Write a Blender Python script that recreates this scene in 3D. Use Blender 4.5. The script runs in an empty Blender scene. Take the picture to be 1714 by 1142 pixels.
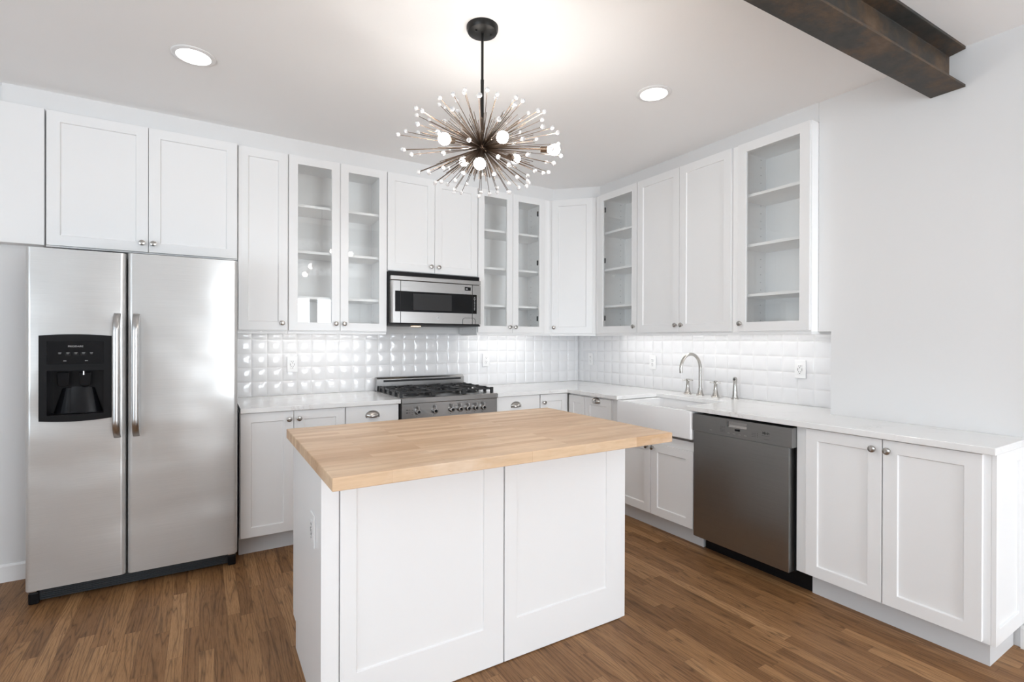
import bpy, bmesh, math, random
from mathutils import Vector, Matrix
PI = math.pi
sc = bpy.context.scene
COL = sc.collection
random.seed(7)

# ------------------------------------------------------------------ camera
YAW, PITCH, ROLL = 0.5476, -0.0024, 0.003
cam = bpy.data.cameras.new('camera')
cam.sensor_width = 36.0
cam.lens = 847.1614 / 1714 * 36.0
cam.clip_start = 0.05
cam_o = bpy.data.objects.new('camera', cam)
COL.objects.link(cam_o)
_c, _s = math.cos(YAW), math.sin(YAW)
_right, _fw, _up = Vector((_c, -_s, 0)), Vector((_s, _c, 0)), Vector((0, 0, 1))
_F = _fw * math.cos(PITCH) + _up * math.sin(PITCH)
_U = -_fw * math.sin(PITCH) + _up * math.cos(PITCH)
_R = _right * math.cos(ROLL) + _U * math.sin(ROLL)
_U = -_right * math.sin(ROLL) + _U * math.cos(ROLL)
cam_o.matrix_world = Matrix(((_R.x, _U.x, -_F.x, -3.2908), (_R.y, _U.y, -_F.y, -4.0733),
                             (_R.z, _U.z, -_F.z, 1.3322), (0, 0, 0, 1)))
sc.camera = cam_o

# ------------------------------------------------------------------ world, exposure, daylight
sc.cycles.max_bounces = 16
sc.cycles.diffuse_bounces = 10
sc.cycles.transparent_max_bounces = 16
vs = sc.view_settings
vs.view_transform = 'Standard'
vs.look = 'None'
vs.exposure = 0.03
vs.gamma = 1.0
vs.use_curve_mapping = False
world = bpy.data.worlds.new('sky')
world.use_nodes = True
world.node_tree.nodes['Background'].inputs[0].default_value = (0.80, 0.90, 1.0, 1)
world.node_tree.nodes['Background'].inputs[1].default_value = 0.6
sc.world = world

XL, YF, ZC = -6.6, -8.2, 2.71          # far side wall, wall behind the camera, ceiling height
DAY = (0.87, 0.94, 1.0)


def area(name, loc, rot, sx, sy, power, color=DAY):
    l = bpy.data.lights.new(name, 'AREA')
    l.shape = 'RECTANGLE'
    l.size, l.size_y = sx, sy
    l.energy, l.color = power, color
    o = bpy.data.objects.new(name, l)
    COL.objects.link(o)
    o.location, o.rotation_euler = loc, rot
    return o


# daylight standing in the two tall windows of the wall behind the camera and the one in the far side wall
WINS_F = ((-1.80, 1.06), (-0.86, 0.74))
WZ0, WZ1 = 0.30, 2.27
for x, w in WINS_F:
    area('daylight', (x, YF - 0.06, (WZ0 + WZ1) / 2), (PI / 2, 0, 0), w, WZ1 - WZ0, 110 * w)
WIN_L = (-6.6, -3.0)
area('daylight', (XL - 0.06, (WIN_L[0] + WIN_L[1]) / 2, (WZ0 + WZ1) / 2), (PI / 2 + 1.0, 0, -PI / 2),
     WIN_L[1] - WIN_L[0], WZ1 - WZ0, 185, (0.80, 0.91, 1.0))


# ------------------------------------------------------------------ materials
class NT:
    def __init__(s, name):
        s.m = bpy.data.materials.new(name)
        s.m.use_nodes = True
        s.t = s.m.node_tree
        s.b = s.t.nodes['Principled BSDF']

    def n(s, typ, **kw):
        nd = s.t.nodes.new(typ)
        for k, v in kw.items():
            if k.startswith('i_'):
                key = k[2:]
                nd.inputs[int(key) if key.isdigit() else key].default_value = v
            else:
                setattr(nd, k, v)
        return nd

    def l(s, a, b):
        s.t.links.new(a, b)

    def set(s, **kw):
        for k, v in kw.items():
            s.b.inputs[k.replace('_', ' ')].default_value = v
        return s

    def obj_coords(s, scale=(1, 1, 1), rot=(0, 0, 0)):
        tc = s.n('ShaderNodeTexCoord')
        mp = s.n('ShaderNodeMapping')
        mp.inputs['Scale'].default_value = scale
        mp.inputs['Rotation'].default_value = rot
        s.l(tc.outputs['Object'], mp.inputs['Vector'])
        return mp.outputs['Vector']

    def noise(s, vec, scale, detail=4, rough=0.55):
        nd = s.n('ShaderNodeTexNoise')
        nd.inputs['Scale'].default_value = scale
        nd.inputs['Detail'].default_value = detail
        nd.inputs['Roughness'].default_value = rough
        s.l(vec, nd.inputs['Vector'])
        return nd.outputs['Fac']

    def ramp(s, fac, stops):
        r = s.n('ShaderNodeValToRGB')
        el = r.color_ramp.elements
        while len(el) < len(stops):
            el.new(0.5)
        for e, (p, c) in zip(el, stops):
            e.position, e.color = p, (*c, 1)
        s.l(fac, r.inputs['Fac'])
        return r.outputs['Color']

    def bump(s, h, strength, dist):
        b = s.n('ShaderNodeBump')
        b.inputs['Strength'].default_value = strength
        b.inputs['Distance'].default_value = dist
        s.l(h, b.inputs['Height'])
        s.l(b.outputs['Normal'], s.b.inputs['Normal'])
        return b

    def mix(s, fac, a, b, mode='MIX'):
        m = s.n('ShaderNodeMix', data_type='RGBA', blend_type=mode)
        for sock, v in ((m.inputs[0], fac), (m.inputs[6], a), (m.inputs[7], b)):
            if hasattr(v, 'links'):
                s.l(v, sock)
            else:
                sock.default_value = (*v, 1) if isinstance(v, tuple) else v
        return m.outputs[2]


def flat(name, col, rough=0.5, metal=0.0, **kw):
    t = NT(name)
    t.set(Base_Color=(*col, 1), Roughness=rough, Metallic=metal, **kw)
    return t.m


def painted(name, col, rough, bump=0.02, scale=180):
    t = NT(name)
    v = t.obj_coords()
    f = t.noise(v, 1.3, 3)
    t.l(t.ramp(f, [(0.3, tuple(c * 0.985 for c in col)), (0.7, col)]), t.b.inputs['Base Color'])
    t.set(Roughness=rough)
    t.bump(t.noise(v, scale, 2), bump, 0.002)
    return t.m


def steel(name, col, rough, axis, wave=0.0, aniso=0.0, metal=1.0):
    """brushed steel; the grain runs along local axis 'x', 'y' or 'z'"""
    t = NT(name)
    sc_ = {'x': (3, 500, 500), 'y': (500, 3, 500), 'z': (500, 500, 3)}[axis]
    v = t.obj_coords(sc_)
    g = t.noise(v, 1.0, 2, 0.7)
    w = t.noise(t.obj_coords(), 7.0, 3)
    c1 = t.ramp(g, [(0.25, tuple(c * 0.90 for c in col)), (0.75, tuple(min(1, c * 1.06) for c in col))])
    t.l(t.mix(0.25, c1, t.ramp(w, [(0.3, tuple(c * 0.9 for c in col)), (0.7, col)])), t.b.inputs['Base Color'])
    t.set(Metallic=metal, Roughness=rough, Anisotropic=aniso)
    b1 = t.n('ShaderNodeBump')
    b1.inputs['Strength'].default_value = 0.12
    b1.inputs['Distance'].default_value = 0.0004
    t.l(g, b1.inputs['Height'])
    last = b1
    if wave:
        b2 = t.n('ShaderNodeBump')
        b2.inputs['Strength'].default_value = 1.0
        b2.inputs['Distance'].default_value = wave
        t.l(t.noise(t.obj_coords((1.6, 1, 2.6)), 1.5, 1, 0.3), b2.inputs['Height'])
        t.l(b1.outputs['Normal'], b2.inputs['Normal'])
        last = b2
    t.l(last.outputs['Normal'], t.b.inputs['Normal'])
    return t.m


def emit(name, col, strength):
    t = NT(name)
    t.set(Base_Color=(*col, 1), Emission_Color=(*col, 1), Emission_Strength=strength)
    return t.m


def wood_floor():
    t = NT('oak_strip_floor')
    tc = t.n('ShaderNodeTexCoord')
    sep = t.n('ShaderNodeSeparateXYZ')
    t.l(tc.outputs['Object'], sep.inputs[0])

    def math_(op, a, b=None, c=None):
        m = t.n('ShaderNodeMath', operation=op)
        for i, v in enumerate((a, b, c)):
            if v is None:
                continue
            if hasattr(v, 'links'):
                t.l(v, m.inputs[i])
            else:
                m.inputs[i].default_value = v
        return m.outputs[0]
    BW = 0.057
    row = math_('FLOOR', math_('DIVIDE', sep.outputs[0], BW))
    wn = t.n('ShaderNodeTexWhiteNoise', noise_dimensions='1D')
    t.l(row, wn.inputs['W'])
    length = math_('MULTIPLY_ADD', wn.outputs['Value'], 0.45, 0.50)
    off = math_('MULTIPLY', wn.outputs['Value'], 37.31)
    yy = math_('ADD', math_('DIVIDE', sep.outputs[1], length), off)
    colm = math_('FLOOR', yy)
    cmb = t.n('ShaderNodeCombineXYZ')
    t.l(row, cmb.inputs[0])
    t.l(colm, cmb.inputs[1])
    wn2 = t.n('ShaderNodeTexWhiteNoise', noise_dimensions='3D')
    t.l(cmb.outputs[0], wn2.inputs['Vector'])
    tone = wn2.outputs['Value']
    # grain, shifted per board
    sh = t.n('ShaderNodeVectorMath', operation='MULTIPLY')
    t.l(wn2.outputs['Color'], sh.inputs[0])
    sh.inputs[1].default_value = (9, 9, 9)
    add = t.n('ShaderNodeVectorMath', operation='ADD')
    t.l(tc.outputs['Object'], add.inputs[0])
    t.l(sh.outputs[0], add.inputs[1])
    mp = t.n('ShaderNodeMapping')
    mp.inputs['Scale'].default_value = (1, 0.055, 1)
    t.l(add.outputs[0], mp.inputs['Vector'])
    big = t.noise(mp.outputs[0], 20, 1.2, 0.45)
    # cathedral rings: contour lines of a stretched noise
    rings = math_('FRACT', math_('MULTIPLY', big, 10.0))
    rings = math_('ABSOLUTE', math_('SUBTRACT', rings, 0.5))
    mp2 = t.n('ShaderNodeMapping')
    mp2.inputs['Scale'].default_value = (1, 0.045, 1)
    t.l(add.outputs[0], mp2.inputs['Vector'])
    fine = t.noise(mp2.outputs[0], 330, 3, 0.6)
    base = t.ramp(tone, [(0.0, (0.205, 0.100, 0.041)), (0.35, (0.272, 0.138, 0.058)),
                         (0.7, (0.325, 0.172, 0.075)), (1.0, (0.400, 0.222, 0.104))])
    g1 = t.ramp(rings, [(0.0, (0.38, 0.35, 0.32)), (0.13, (0.90, 0.89, 0.87)), (0.5, (1.08, 1.08, 1.07))])
    g2 = t.ramp(fine, [(0.34, (0.62, 0.60, 0.58)), (0.52, (1.0, 1.0, 1.0)), (0.8, (1.10, 1.10, 1.10))])
    col = t.mix(0.75, base, g1, 'MULTIPLY')
    col = t.mix(0.75, col, g2, 'MULTIPLY')
    # board seams
    fx = math_('FRACT', math_('DIVIDE', sep.outputs[0], BW))
    ex = math_('MINIMUM', fx, math_('SUBTRACT', 1.0, fx))
    fy = math_('FRACT', yy)
    ey = math_('MULTIPLY', math_('MINIMUM', fy, math_('SUBTRACT', 1.0, fy)), math_('DIVIDE', length, BW))
    e = math_('MINIMUM', ex, ey)
    seam = t.ramp(e, [(0.0, (0.45, 0.42, 0.40)), (0.022, (1, 1, 1))])
    col = t.mix(0.8, col, seam, 'MULTIPLY')
    t.l(col, t.b.inputs['Base Color'])
    r = t.ramp(fine, [(0.3, (0.52,) * 3), (0.7, (0.42,) * 3)])
    t.l(r, t.b.inputs['Roughness'])
    t.set(Specular_IOR_Level=0.28)
    t.bump(fine, 0.10, 0.001)
    return t.m


def butcher_block():
    t = NT('maple_butcher_block')
    tc = t.n('ShaderNodeTexCoord')
    br = t.n('ShaderNodeTexBrick', offset=0.37, offset_frequency=3, squash=1.0)
    br.inputs['Scale'].default_value = 1.0
    br.inputs['Brick Width'].default_value = 0.52
    br.inputs['Row Height'].default_value = 0.041
    br.inputs['Mortar Size'].default_value = 0.0004
    br.inputs['Color1'].default_value = (0.56, 0.365, 0.215, 1)
    br.inputs['Color2'].default_value = (0.70, 0.515, 0.345, 1)
    br.inputs['Mortar'].default_value = (0.52, 0.33, 0.19, 1)
    t.l(tc.outputs['Object'], br.inputs['Vector'])
    mp = t.n('ShaderNodeMapping')
    mp.inputs['Scale'].default_value = (0.12, 1, 1)
    t.l(tc.outputs['Object'], mp.inputs['Vector'])
    f = t.noise(mp.outputs[0], 60, 4, 0.6)
    f2 = t.noise(t.obj_coords((0.35, 1, 1)), 6, 3, 0.5)
    g = t.ramp(f, [(0.3, (0.86, 0.82, 0.77)), (0.55, (1, 1, 1)), (0.75, (1.06, 1.06, 1.05))])
    col = t.mix(0.8, br.outputs['Color'], g, 'MULTIPLY')
    g2 = t.ramp(f2, [(0.30, (0.84, 0.78, 0.72)), (0.5, (1, 1, 1)), (0.70, (1.10, 1.12, 1.15))])
    col = t.mix(0.8, col, g2, 'MULTIPLY')
    # a worn, bleached patch near the front corner
    wp = t.noise(t.obj_coords((0.5, 1.3, 1)), 4.3, 5, 0.65)
    col = t.mix(t.ramp(wp, [(0.58, (0, 0, 0)), (0.76, (0.40, 0.40, 0.40))]), col, (0.86, 0.77, 0.67))
    t.l(col, t.b.inputs['Base Color'])
    t.set(Roughness=0.42, Specular_IOR_Level=0.35)
    t.bump(f, 0.05, 0.001)
    return t.m


def quartz():
    t = NT('white_quartz')
    v = t.obj_coords()
    f = t.noise(v, 3.2, 6, 0.65)
    m = t.n('ShaderNodeMath', operation='SUBTRACT')
    t.l(f, m.inputs[0])
    m.inputs[1].default_value = 0.5
    a = t.n('ShaderNodeMath', operation='ABSOLUTE')
    t.l(m.outputs[0], a.inputs[0])
    vein = t.ramp(a.outputs[0], [(0.0, (0.70, 0.685, 0.67)), (0.012, (0.81, 0.805, 0.80)), (0.05, (0.83, 0.83, 0.825))])
    mask = t.noise(v, 2.1, 2)
    t.l(t.mix(t.ramp(mask, [(0.45, (0, 0, 0)), (0.6, (1, 1, 1))]), (0.83, 0.83, 0.825), vein), t.b.inputs['Base Color'])
    t.set(Roughness=0.12, Specular_IOR_Level=0.5)
    return t.m


def rusty_steel():
    t = NT('weathered_beam_steel')
    v = t.obj_coords((0.8, 1, 1))
    f = t.noise(v, 6, 6, 0.65)
    f2 = t.noise(v, 22, 5, 0.7)
    c = t.ramp(f, [(0.32, (0.040, 0.042, 0.040)), (0.48, (0.058, 0.050, 0.043)), (0.60, (0.11, 0.070, 0.042)), (0.75, (0.16, 0.11, 0.075))])
    g = t.ramp(f2, [(0.3, (0.7, 0.68, 0.66)), (0.6, (1.1, 1.08, 1.05))])
    t.l(t.mix(0.8, c, g, 'MULTIPLY'), t.b.inputs['Base Color'])
    t.set(Roughness=0.55, Metallic=0.35)
    t.bump(f2, 0.2, 0.002)
    return t.m


M = {}
M['wall'] = painted('white_wall_paint', (0.74, 0.74, 0.74), 0.65)
M['ceil'] = painted('white_ceiling_paint', (0.92, 0.92, 0.92), 0.8)
M['cab'] = painted('white_cabinet_lacquer', (0.84, 0.84, 0.84), 0.33, 0.01, 260)
M['inside'] = painted('white_cabinet_interior', (0.91, 0.91, 0.91), 0.45, 0.01, 260)
def drilled():
    t = NT('white_cabinet_interior_with_pin_holes')
    tc = t.n('ShaderNodeTexCoord')
    sp = t.n('ShaderNodeSeparateXYZ')
    t.l(tc.outputs['Object'], sp.inputs[0])

    def mm(op, a, b=0.0):
        m = t.n('ShaderNodeMath', operation=op)
        for k, v in enumerate((a, b)):
            if hasattr(v, 'links'):
                t.l(v, m.inputs[k])
            else:
                m.inputs[k].default_value = v
        return m.outputs[0]
    dz = mm('MULTIPLY', mm('ABSOLUTE', mm('SUBTRACT', mm('FRACT', mm('DIVIDE', sp.outputs[2], .052)), .5)), .052)
    dv = mm('MINIMUM', mm('ABSOLUTE', mm('SUBTRACT', sp.outputs[1], .075)), mm('ABSOLUTE', mm('SUBTRACT', sp.outputs[1], .272)))
    d = mm('SQRT', mm('ADD', mm('MULTIPLY', dz, dz), mm('MULTIPLY', dv, dv)))
    t.l(t.mix(mm('LESS_THAN', d, .0032), (.91, .91, .91), (.16, .16, .16)), t.b.inputs['Base Color'])
    t.set(Roughness=.45)
    return t.m


M['drilled'] = drilled()
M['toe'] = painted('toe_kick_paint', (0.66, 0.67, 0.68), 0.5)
M['tile'] = flat('glazed_white_tile', (0.77, 0.77, 0.78), 0.07)
M['grout'] = flat('white_grout', (0.74, 0.735, 0.725), 0.85)
M['quartz'] = quartz()
M['porcelain'] = flat('white_fireclay', (0.84, 0.84, 0.845), 0.14)
M['plastic'] = flat('white_plastic', (0.82, 0.82, 0.82), 0.35)
M['slot'] = flat('dark_slot', (0.03, 0.03, 0.03), 0.6)
M['floor'] = wood_floor()
M['butcher'] = butcher_block()
M['fridge'] = steel('brushed_steel_appliance', (0.57, 0.565, 0.555), 0.28, 'x', 0.016, 0.0, 0.48)
M['steelx'] = steel('brushed_steel_horizontal', (0.46, 0.45, 0.44), 0.24, 'x', 0.0, 0.0)
M['steelr'] = steel('brushed_steel_range', (0.37, 0.365, 0.36), 0.28, 'x', 0.0, 0.0)
M['dish'] = steel('brushed_steel_dishwasher', (0.33, 0.33, 0.325), 0.28, 'x', 0.004, 0.0)
M['handle'] = flat('satin_steel_bar', (0.52, 0.515, 0.51), 0.30, 1.0)
M['nickel'] = flat('brushed_nickel', (0.47, 0.45, 0.425), 0.24, 1.0)
M['black'] = flat('black_plastic', (0.008, 0.008, 0.009), 0.30, Specular_IOR_Level=0.18)
M['blackm'] = flat('black_matte', (0.008, 0.008, 0.009), 0.6)
M['iron'] = flat('cast_iron', (0.015, 0.015, 0.016), 0.45)
M['gloss'] = flat('black_glass', (0.005, 0.005, 0.006), 0.08, Specular_IOR_Level=0.2)
M['winglass'] = flat('grey_screen_glass', (0.030, 0.030, 0.031), 0.12, Specular_IOR_Level=0.25)
M['grill'] = flat('grille_plastic', (0.030, 0.035, 0.040), 0.35)
M['print'] = flat('grey_print', (0.38, 0.38, 0.38), 0.5)
M['dprint'] = flat('dark_print', (0.05, 0.05, 0.05), 0.5)
M['bronze'] = flat('dark_bronze', (0.19, 0.14, 0.105), 0.34, 1.0)
M['blackmetal'] = flat('blackened_metal', (0.018, 0.017, 0.016), 0.38, 0.6)
M['bead'] = flat('clear_acrylic_bead', (0.84, 0.84, 0.85), 0.06, 0.0, Transmission_Weight=0.45, IOR=1.47)
M['beam'] = rusty_steel()
M['bulb'] = emit('lit_bulb', (1.0, 0.95, 0.89), 118.0)
M['lens'] = emit('lit_downlight_lens', (1.0, 0.98, 0.95), 9.0)
M['led'] = emit('led_strip_light', (1.0, 0.985, 0.96), 22.0)
M['hoodlamp'] = emit('hood_lamp', (1.0, 0.72, 0.42), 4.0)
_g = NT('clear_glass')
_g.set(Base_Color=(1, 1, 1, 1), Roughness=0.0, IOR=1.5)
_tr = _g.n('ShaderNodeBsdfTransparent')
_tr.inputs[0].default_value = (0.985, 0.99, 0.988, 1)
_gl = _g.n('ShaderNodeBsdfGlossy')
_gl.inputs['Roughness'].default_value = 0.02
_lw = _g.n('ShaderNodeLayerWeight')
_pw = _g.n('ShaderNodeMath', operation='POWER', i_1=5.0)
_fr = _g.n('ShaderNodeMath', operation='MULTIPLY_ADD', i_1=0.90, i_2=0.045)
_g.l(_lw.outputs['Facing'], _pw.inputs[0])
_g.l(_pw.outputs[0], _fr.inputs[0])
_mx = _g.n('ShaderNodeMixShader')
_g.l(_fr.outputs[0], _mx.inputs[0])
_g.l(_tr.outputs[0], _mx.inputs[1])
_g.l(_gl.outputs[0], _mx.inputs[2])
_g.l(_mx.outputs[0], _g.t.nodes['Material Output'].inputs[0])
M['glass'] = _g.m


# ------------------------------------------------------------------ mesh helpers
class MB:
    def __init__(s):
        s.v, s.f = [], []

    def add(s, vs, fs):
        b = len(s.v)
        s.v += [Vector(p) for p in vs]
        s.f += [tuple(i + b for i in f) for f in fs]
        return s

    def box(s, x0, x1, y0, y1, z0, z1):
        x0, x1 = sorted((x0, x1)); y0, y1 = sorted((y0, y1)); z0, z1 = sorted((z0, z1))
        return s.add([(x0, y0, z0), (x1, y0, z0), (x1, y1, z0), (x0, y1, z0), (x0, y0, z1), (x1, y0, z1), (x1, y1, z1), (x0, y1, z1)],
                     [(0, 3, 2, 1), (4, 5, 6, 7), (0, 1, 5, 4), (1, 2, 6, 5), (2, 3, 7, 6), (3, 0, 4, 7)])

    def prism(s, poly, axis, a0, a1):
        """poly: 2D outline (counter-clockwise seen from +axis) pushed along an axis"""
        def P(p, a):
            return {'z': (p[0], p[1], a), 'y': (p[0], a, p[1]), 'x': (a, p[0], p[1])}[axis]
        n = len(poly)
        vs = [P(p, a0) for p in poly] + [P(p, a1) for p in poly]
        fs = [tuple(range(n - 1, -1, -1)), tuple(range(n, 2 * n))] + [(i, (i + 1) % n, n + (i + 1) % n, n + i) for i in range(n)]
        return s.add(vs, fs)

    def tube(s, pts, r, seg=10, caps=True):
        pts = [Vector(p) for p in pts]
        n = len(pts)
        rs = r if isinstance(r, (list, tuple)) else [r] * n
        t0 = (pts[1] - pts[0]).normalized()
        ref = Vector((0, 0, 1)) if abs(t0.z) < 0.9 else Vector((1, 0, 0))
        u = t0.cross(ref).normalized()
        vs, fs = [], []
        for i, p in enumerate(pts):
            t = (pts[min(i + 1, n - 1)] - pts[max(i - 1, 0)]).normalized()
            u = (u - t * u.dot(t)).normalized()
            w = t.cross(u)
            for k in range(seg):
                a = 2 * PI * k / seg
                vs.append(p + (u * math.cos(a) + w * math.sin(a)) * rs[i])
        for i in range(n - 1):
            for k in range(seg):
                k2 = (k + 1) % seg
                fs.append((i * seg + k, i * seg + k2, (i + 1) * seg + k2, (i + 1) * seg + k))
        if caps:
            fs.append(tuple(range(seg - 1, -1, -1)))
            fs.append(tuple((n - 1) * seg + k for k in range(seg)))
        return s.add(vs, fs)

    def lathe(s, prof, origin=(0, 0, 0), axis=(0, 0, 1), seg=24):
        """prof: (radius, height) pairs along axis"""
        ax = Vector(axis).normalized()
        q = Vector((0, 0, 1)).rotation_difference(ax)
        o = Vector(origin)
        vs, fs, rings = [], [], []
        for r, h in prof:
            if r < 1e-6:
                rings.append([len(vs)])
                vs.append(o + q @ Vector((0, 0, h)))
            else:
                rings.append(list(range(len(vs), len(vs) + seg)))
                vs += [o + q @ Vector((r * math.cos(2 * PI * k / seg), r * math.sin(2 * PI * k / seg), h)) for k in range(seg)]
        for a, b in zip(rings, rings[1:]):
            for k in range(seg):
                k2 = (k + 1) % seg
                if len(a) == 1 and len(b) == 1:
                    continue
                if len(a) == 1:
                    fs.append((a[0], b[k2], b[k]))
                elif len(b) == 1:
                    fs.append((a[k], a[k2], b[0]))
                else:
                    fs.append((a[k], a[k2], b[k2], b[k]))
        if len(rings[0]) > 1:
            fs.append(tuple(reversed(rings[0])))
        if len(rings[-1]) > 1:
            fs.append(tuple(rings[-1]))
        return s.add(vs, fs)

    def sphere(s, c, r, seg=16, ring=8):
        return s.lathe([(r * math.sin(PI * i / ring), -r * math.cos(PI * i / ring)) for i in range(ring + 1)], c, (0, 0, 1), seg)

    def build(s, name, mat, parent=None, bevel=0.0, smooth=False, segs=2):
        me = bpy.data.meshes.new(name)
        me.from_pydata([tuple(p) for p in s.v], [], s.f)
        bm = bmesh.new()
        bm.from_mesh(me)
        bmesh.ops.recalc_face_normals(bm, faces=bm.faces)
        bm.to_mesh(me)
        bm.free()
        me.materials.append(M[mat] if isinstance(mat, str) else mat)
        if smooth:
            me.shade_smooth()
            me.set_sharp_from_angle(angle=math.radians(38))
        o = bpy.data.objects.new(name, me)
        COL.objects.link(o)
        if parent:
            o.parent = parent
        if bevel:
            md = o.modifiers.new('edge', 'BEVEL')
            md.width, md.segments, md.limit_method, md.angle_limit = bevel, segs, 'ANGLE', math.radians(40)
        return o


def tag(o, label, cat, group=None):
    o['label'], o['category'] = label, cat
    if group:
        o['group'] = group
    return o


def thing(name, label, cat, loc=(0, 0, 0), rz=0.0, group=None):
    o = bpy.data.objects.new(name, None)
    o.empty_display_size = 0.1
    COL.objects.link(o)
    o.location, o.rotation_euler = loc, (0, 0, rz)
    return tag(o, label, cat, group)


def copy_tree(o, parent=None):
    c = o.copy()
    COL.objects.link(c)
    if parent:
        c.parent = parent
    for ch in list(o.children):
        copy_tree(ch, c)
    return c


def struct(name, mb, mat, **kw):
    o = mb.build(name, mat, **kw)
    o['kind'] = 'structure'
    return o


def lettering(name, text, size, mat, parent, loc, rz=0.0, depth=0.0006, bold=0.0, align='CENTER', italic=0.0):
    """raised lettering standing on a vertical face that looks along local -y"""
    cu = bpy.data.curves.new(name, 'FONT')
    cu.body, cu.size, cu.extrude, cu.align_x, cu.align_y = text, size, depth, align, 'CENTER'
    cu.offset, cu.shear = bold, italic
    tmp = bpy.data.objects.new(name, cu)
    COL.objects.link(tmp)
    dg = bpy.context.evaluated_depsgraph_get()
    me = bpy.data.meshes.new_from_object(tmp.evaluated_get(dg))
    bpy.data.objects.remove(tmp)
    me.transform(Matrix.Rotation(PI / 2, 4, 'X'))
    me.materials.clear()
    me.materials.append(M[mat])
    o = bpy.data.objects.new(name, me)
    COL.objects.link(o)
    o.parent = parent
    o.location, o.rotation_euler = loc, (0, 0, rz)
    return o


# ------------------------------------------------------------------ the room
WX, WY = -0.25, -0.268                      # painted faces of the side wall and of the wall beside the refrigerator
TX, TY = 0.02, 0.03                         # tiled faces at the back of the niche
struct('floor', MB().box(XL, 0.2, YF, 0.2, -0.06, 0), 'floor')
struct('ceiling', MB().box(XL, 0.2, YF, 0.2, ZC, ZC + 0.06), 'ceil')
struct('wall_back', MB().box(-4.06, 0.2, TY, 0.2, 0, ZC), 'wall')
struct('wall_back', MB().box(XL, -4.06, WY, 0.2, 0, ZC), 'wall')
struct('wall_right', MB().box(TX, 0.2, -2.564, TY, 0, ZC), 'wall')
struct('wall_right', MB().box(WX, 0.2, YF, -2.564, 0, ZC), 'wall')
struct('wall_right', MB().box(WX, TX, -2.564, -2.494, 1.385, ZC), 'wall')


def wall_with_windows(a0, a1, wins):
    """1D list of boxes (a0,a1,z0,z1) around openings"""
    out, cur = [], a0
    for c0, c1 in wins:
        out.append((cur, c0, 0, ZC))
        out.append((c0, c1, 0, WZ0))
        out.append((c0, c1, WZ1, ZC))
        cur = c1
    out.append((cur, a1, 0, ZC))
    return out


wf = MB()
for a, b, z0, z1 in wall_with_windows(XL, 0.2, [(x - w / 2, x + w / 2) for x, w in WINS_F]):
    wf.box(a, b, YF - 0.12, YF, z0, z1)
struct('wall_front', wf, 'wall')
wl = MB()
for a, b, z0, z1 in wall_with_windows(YF, 0.2, [WIN_L]):
    wl.box(XL - 0.12, XL, a, b, z0, z1)
struct('wall_left', wl, 'wall')


def window(n, u0, u1, place, nx):
    f = MB()
    def bar(a0, a1, z0, z1, d0=0.0, d1=0.05):
        place(f, a0, a1, z0, z1, d0, d1)
    bar(u0, u0 + .06, WZ0, WZ1); bar(u1 - .06, u1, WZ0, WZ1)
    bar(u0 + .06, u1 - .06, WZ0, WZ0 + .06); bar(u0 + .06, u1 - .06, WZ1 - .06, WZ1)
    zm = (WZ0 + WZ1) / 2
    bar(u0 + .06, u1 - .06, zm - .025, zm + .025)
    for k in range(1, nx):
        u = u0 + (u1 - u0) * k / nx
        bar(u - .014, u + .014, WZ0 + .06, WZ1 - .06, 0.01, 0.04)
    struct('window_%d' % n, f, 'plastic')


for i, (x, w) in enumerate(WINS_F):
    window(i + 1, x - w / 2, x + w / 2, lambda f, a0, a1, z0, z1, d0, d1: f.box(a0, a1, YF - .05 + d0, YF - .05 + d1, z0, z1), 2)
window(3, WIN_L[0], WIN_L[1], lambda f, a0, a1, z0, z1, d0, d1: f.box(XL - .05 + d0, XL - .05 + d1, a0, a1, z0, z1), 4)

# dropped soffit above the wall cabinets, following the cut corner
ZS = 2.597
so = MB().prism([(-4.22, WY), (-4.22, -0.312), (-0.562, -0.312), (-0.256, -0.606), (-0.256, -2.494), (TX, -2.494), (TX, TY), (-4.06, TY), (-4.06, WY)], 'z', ZS + .001, ZC)
struct('trim_1', so, 'wall')
bb = MB().prism([(WY - .014, 0), (WY, 0), (WY, .095), (WY - .006, .095), (WY - .014, .085)], 'x', XL, -4.07)
struct('baseboard_back', bb, 'cab')
bb = MB().prism([(WX - .014, 0), (WX, 0), (WX, .098), (WX - .006, .098), (WX - .014, .088)], 'y', YF, -3.352)
struct('baseboard_right', bb, 'cab')

# ------------------------------------------------------------------ tiled backsplashes
TP = 0.1025


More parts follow.
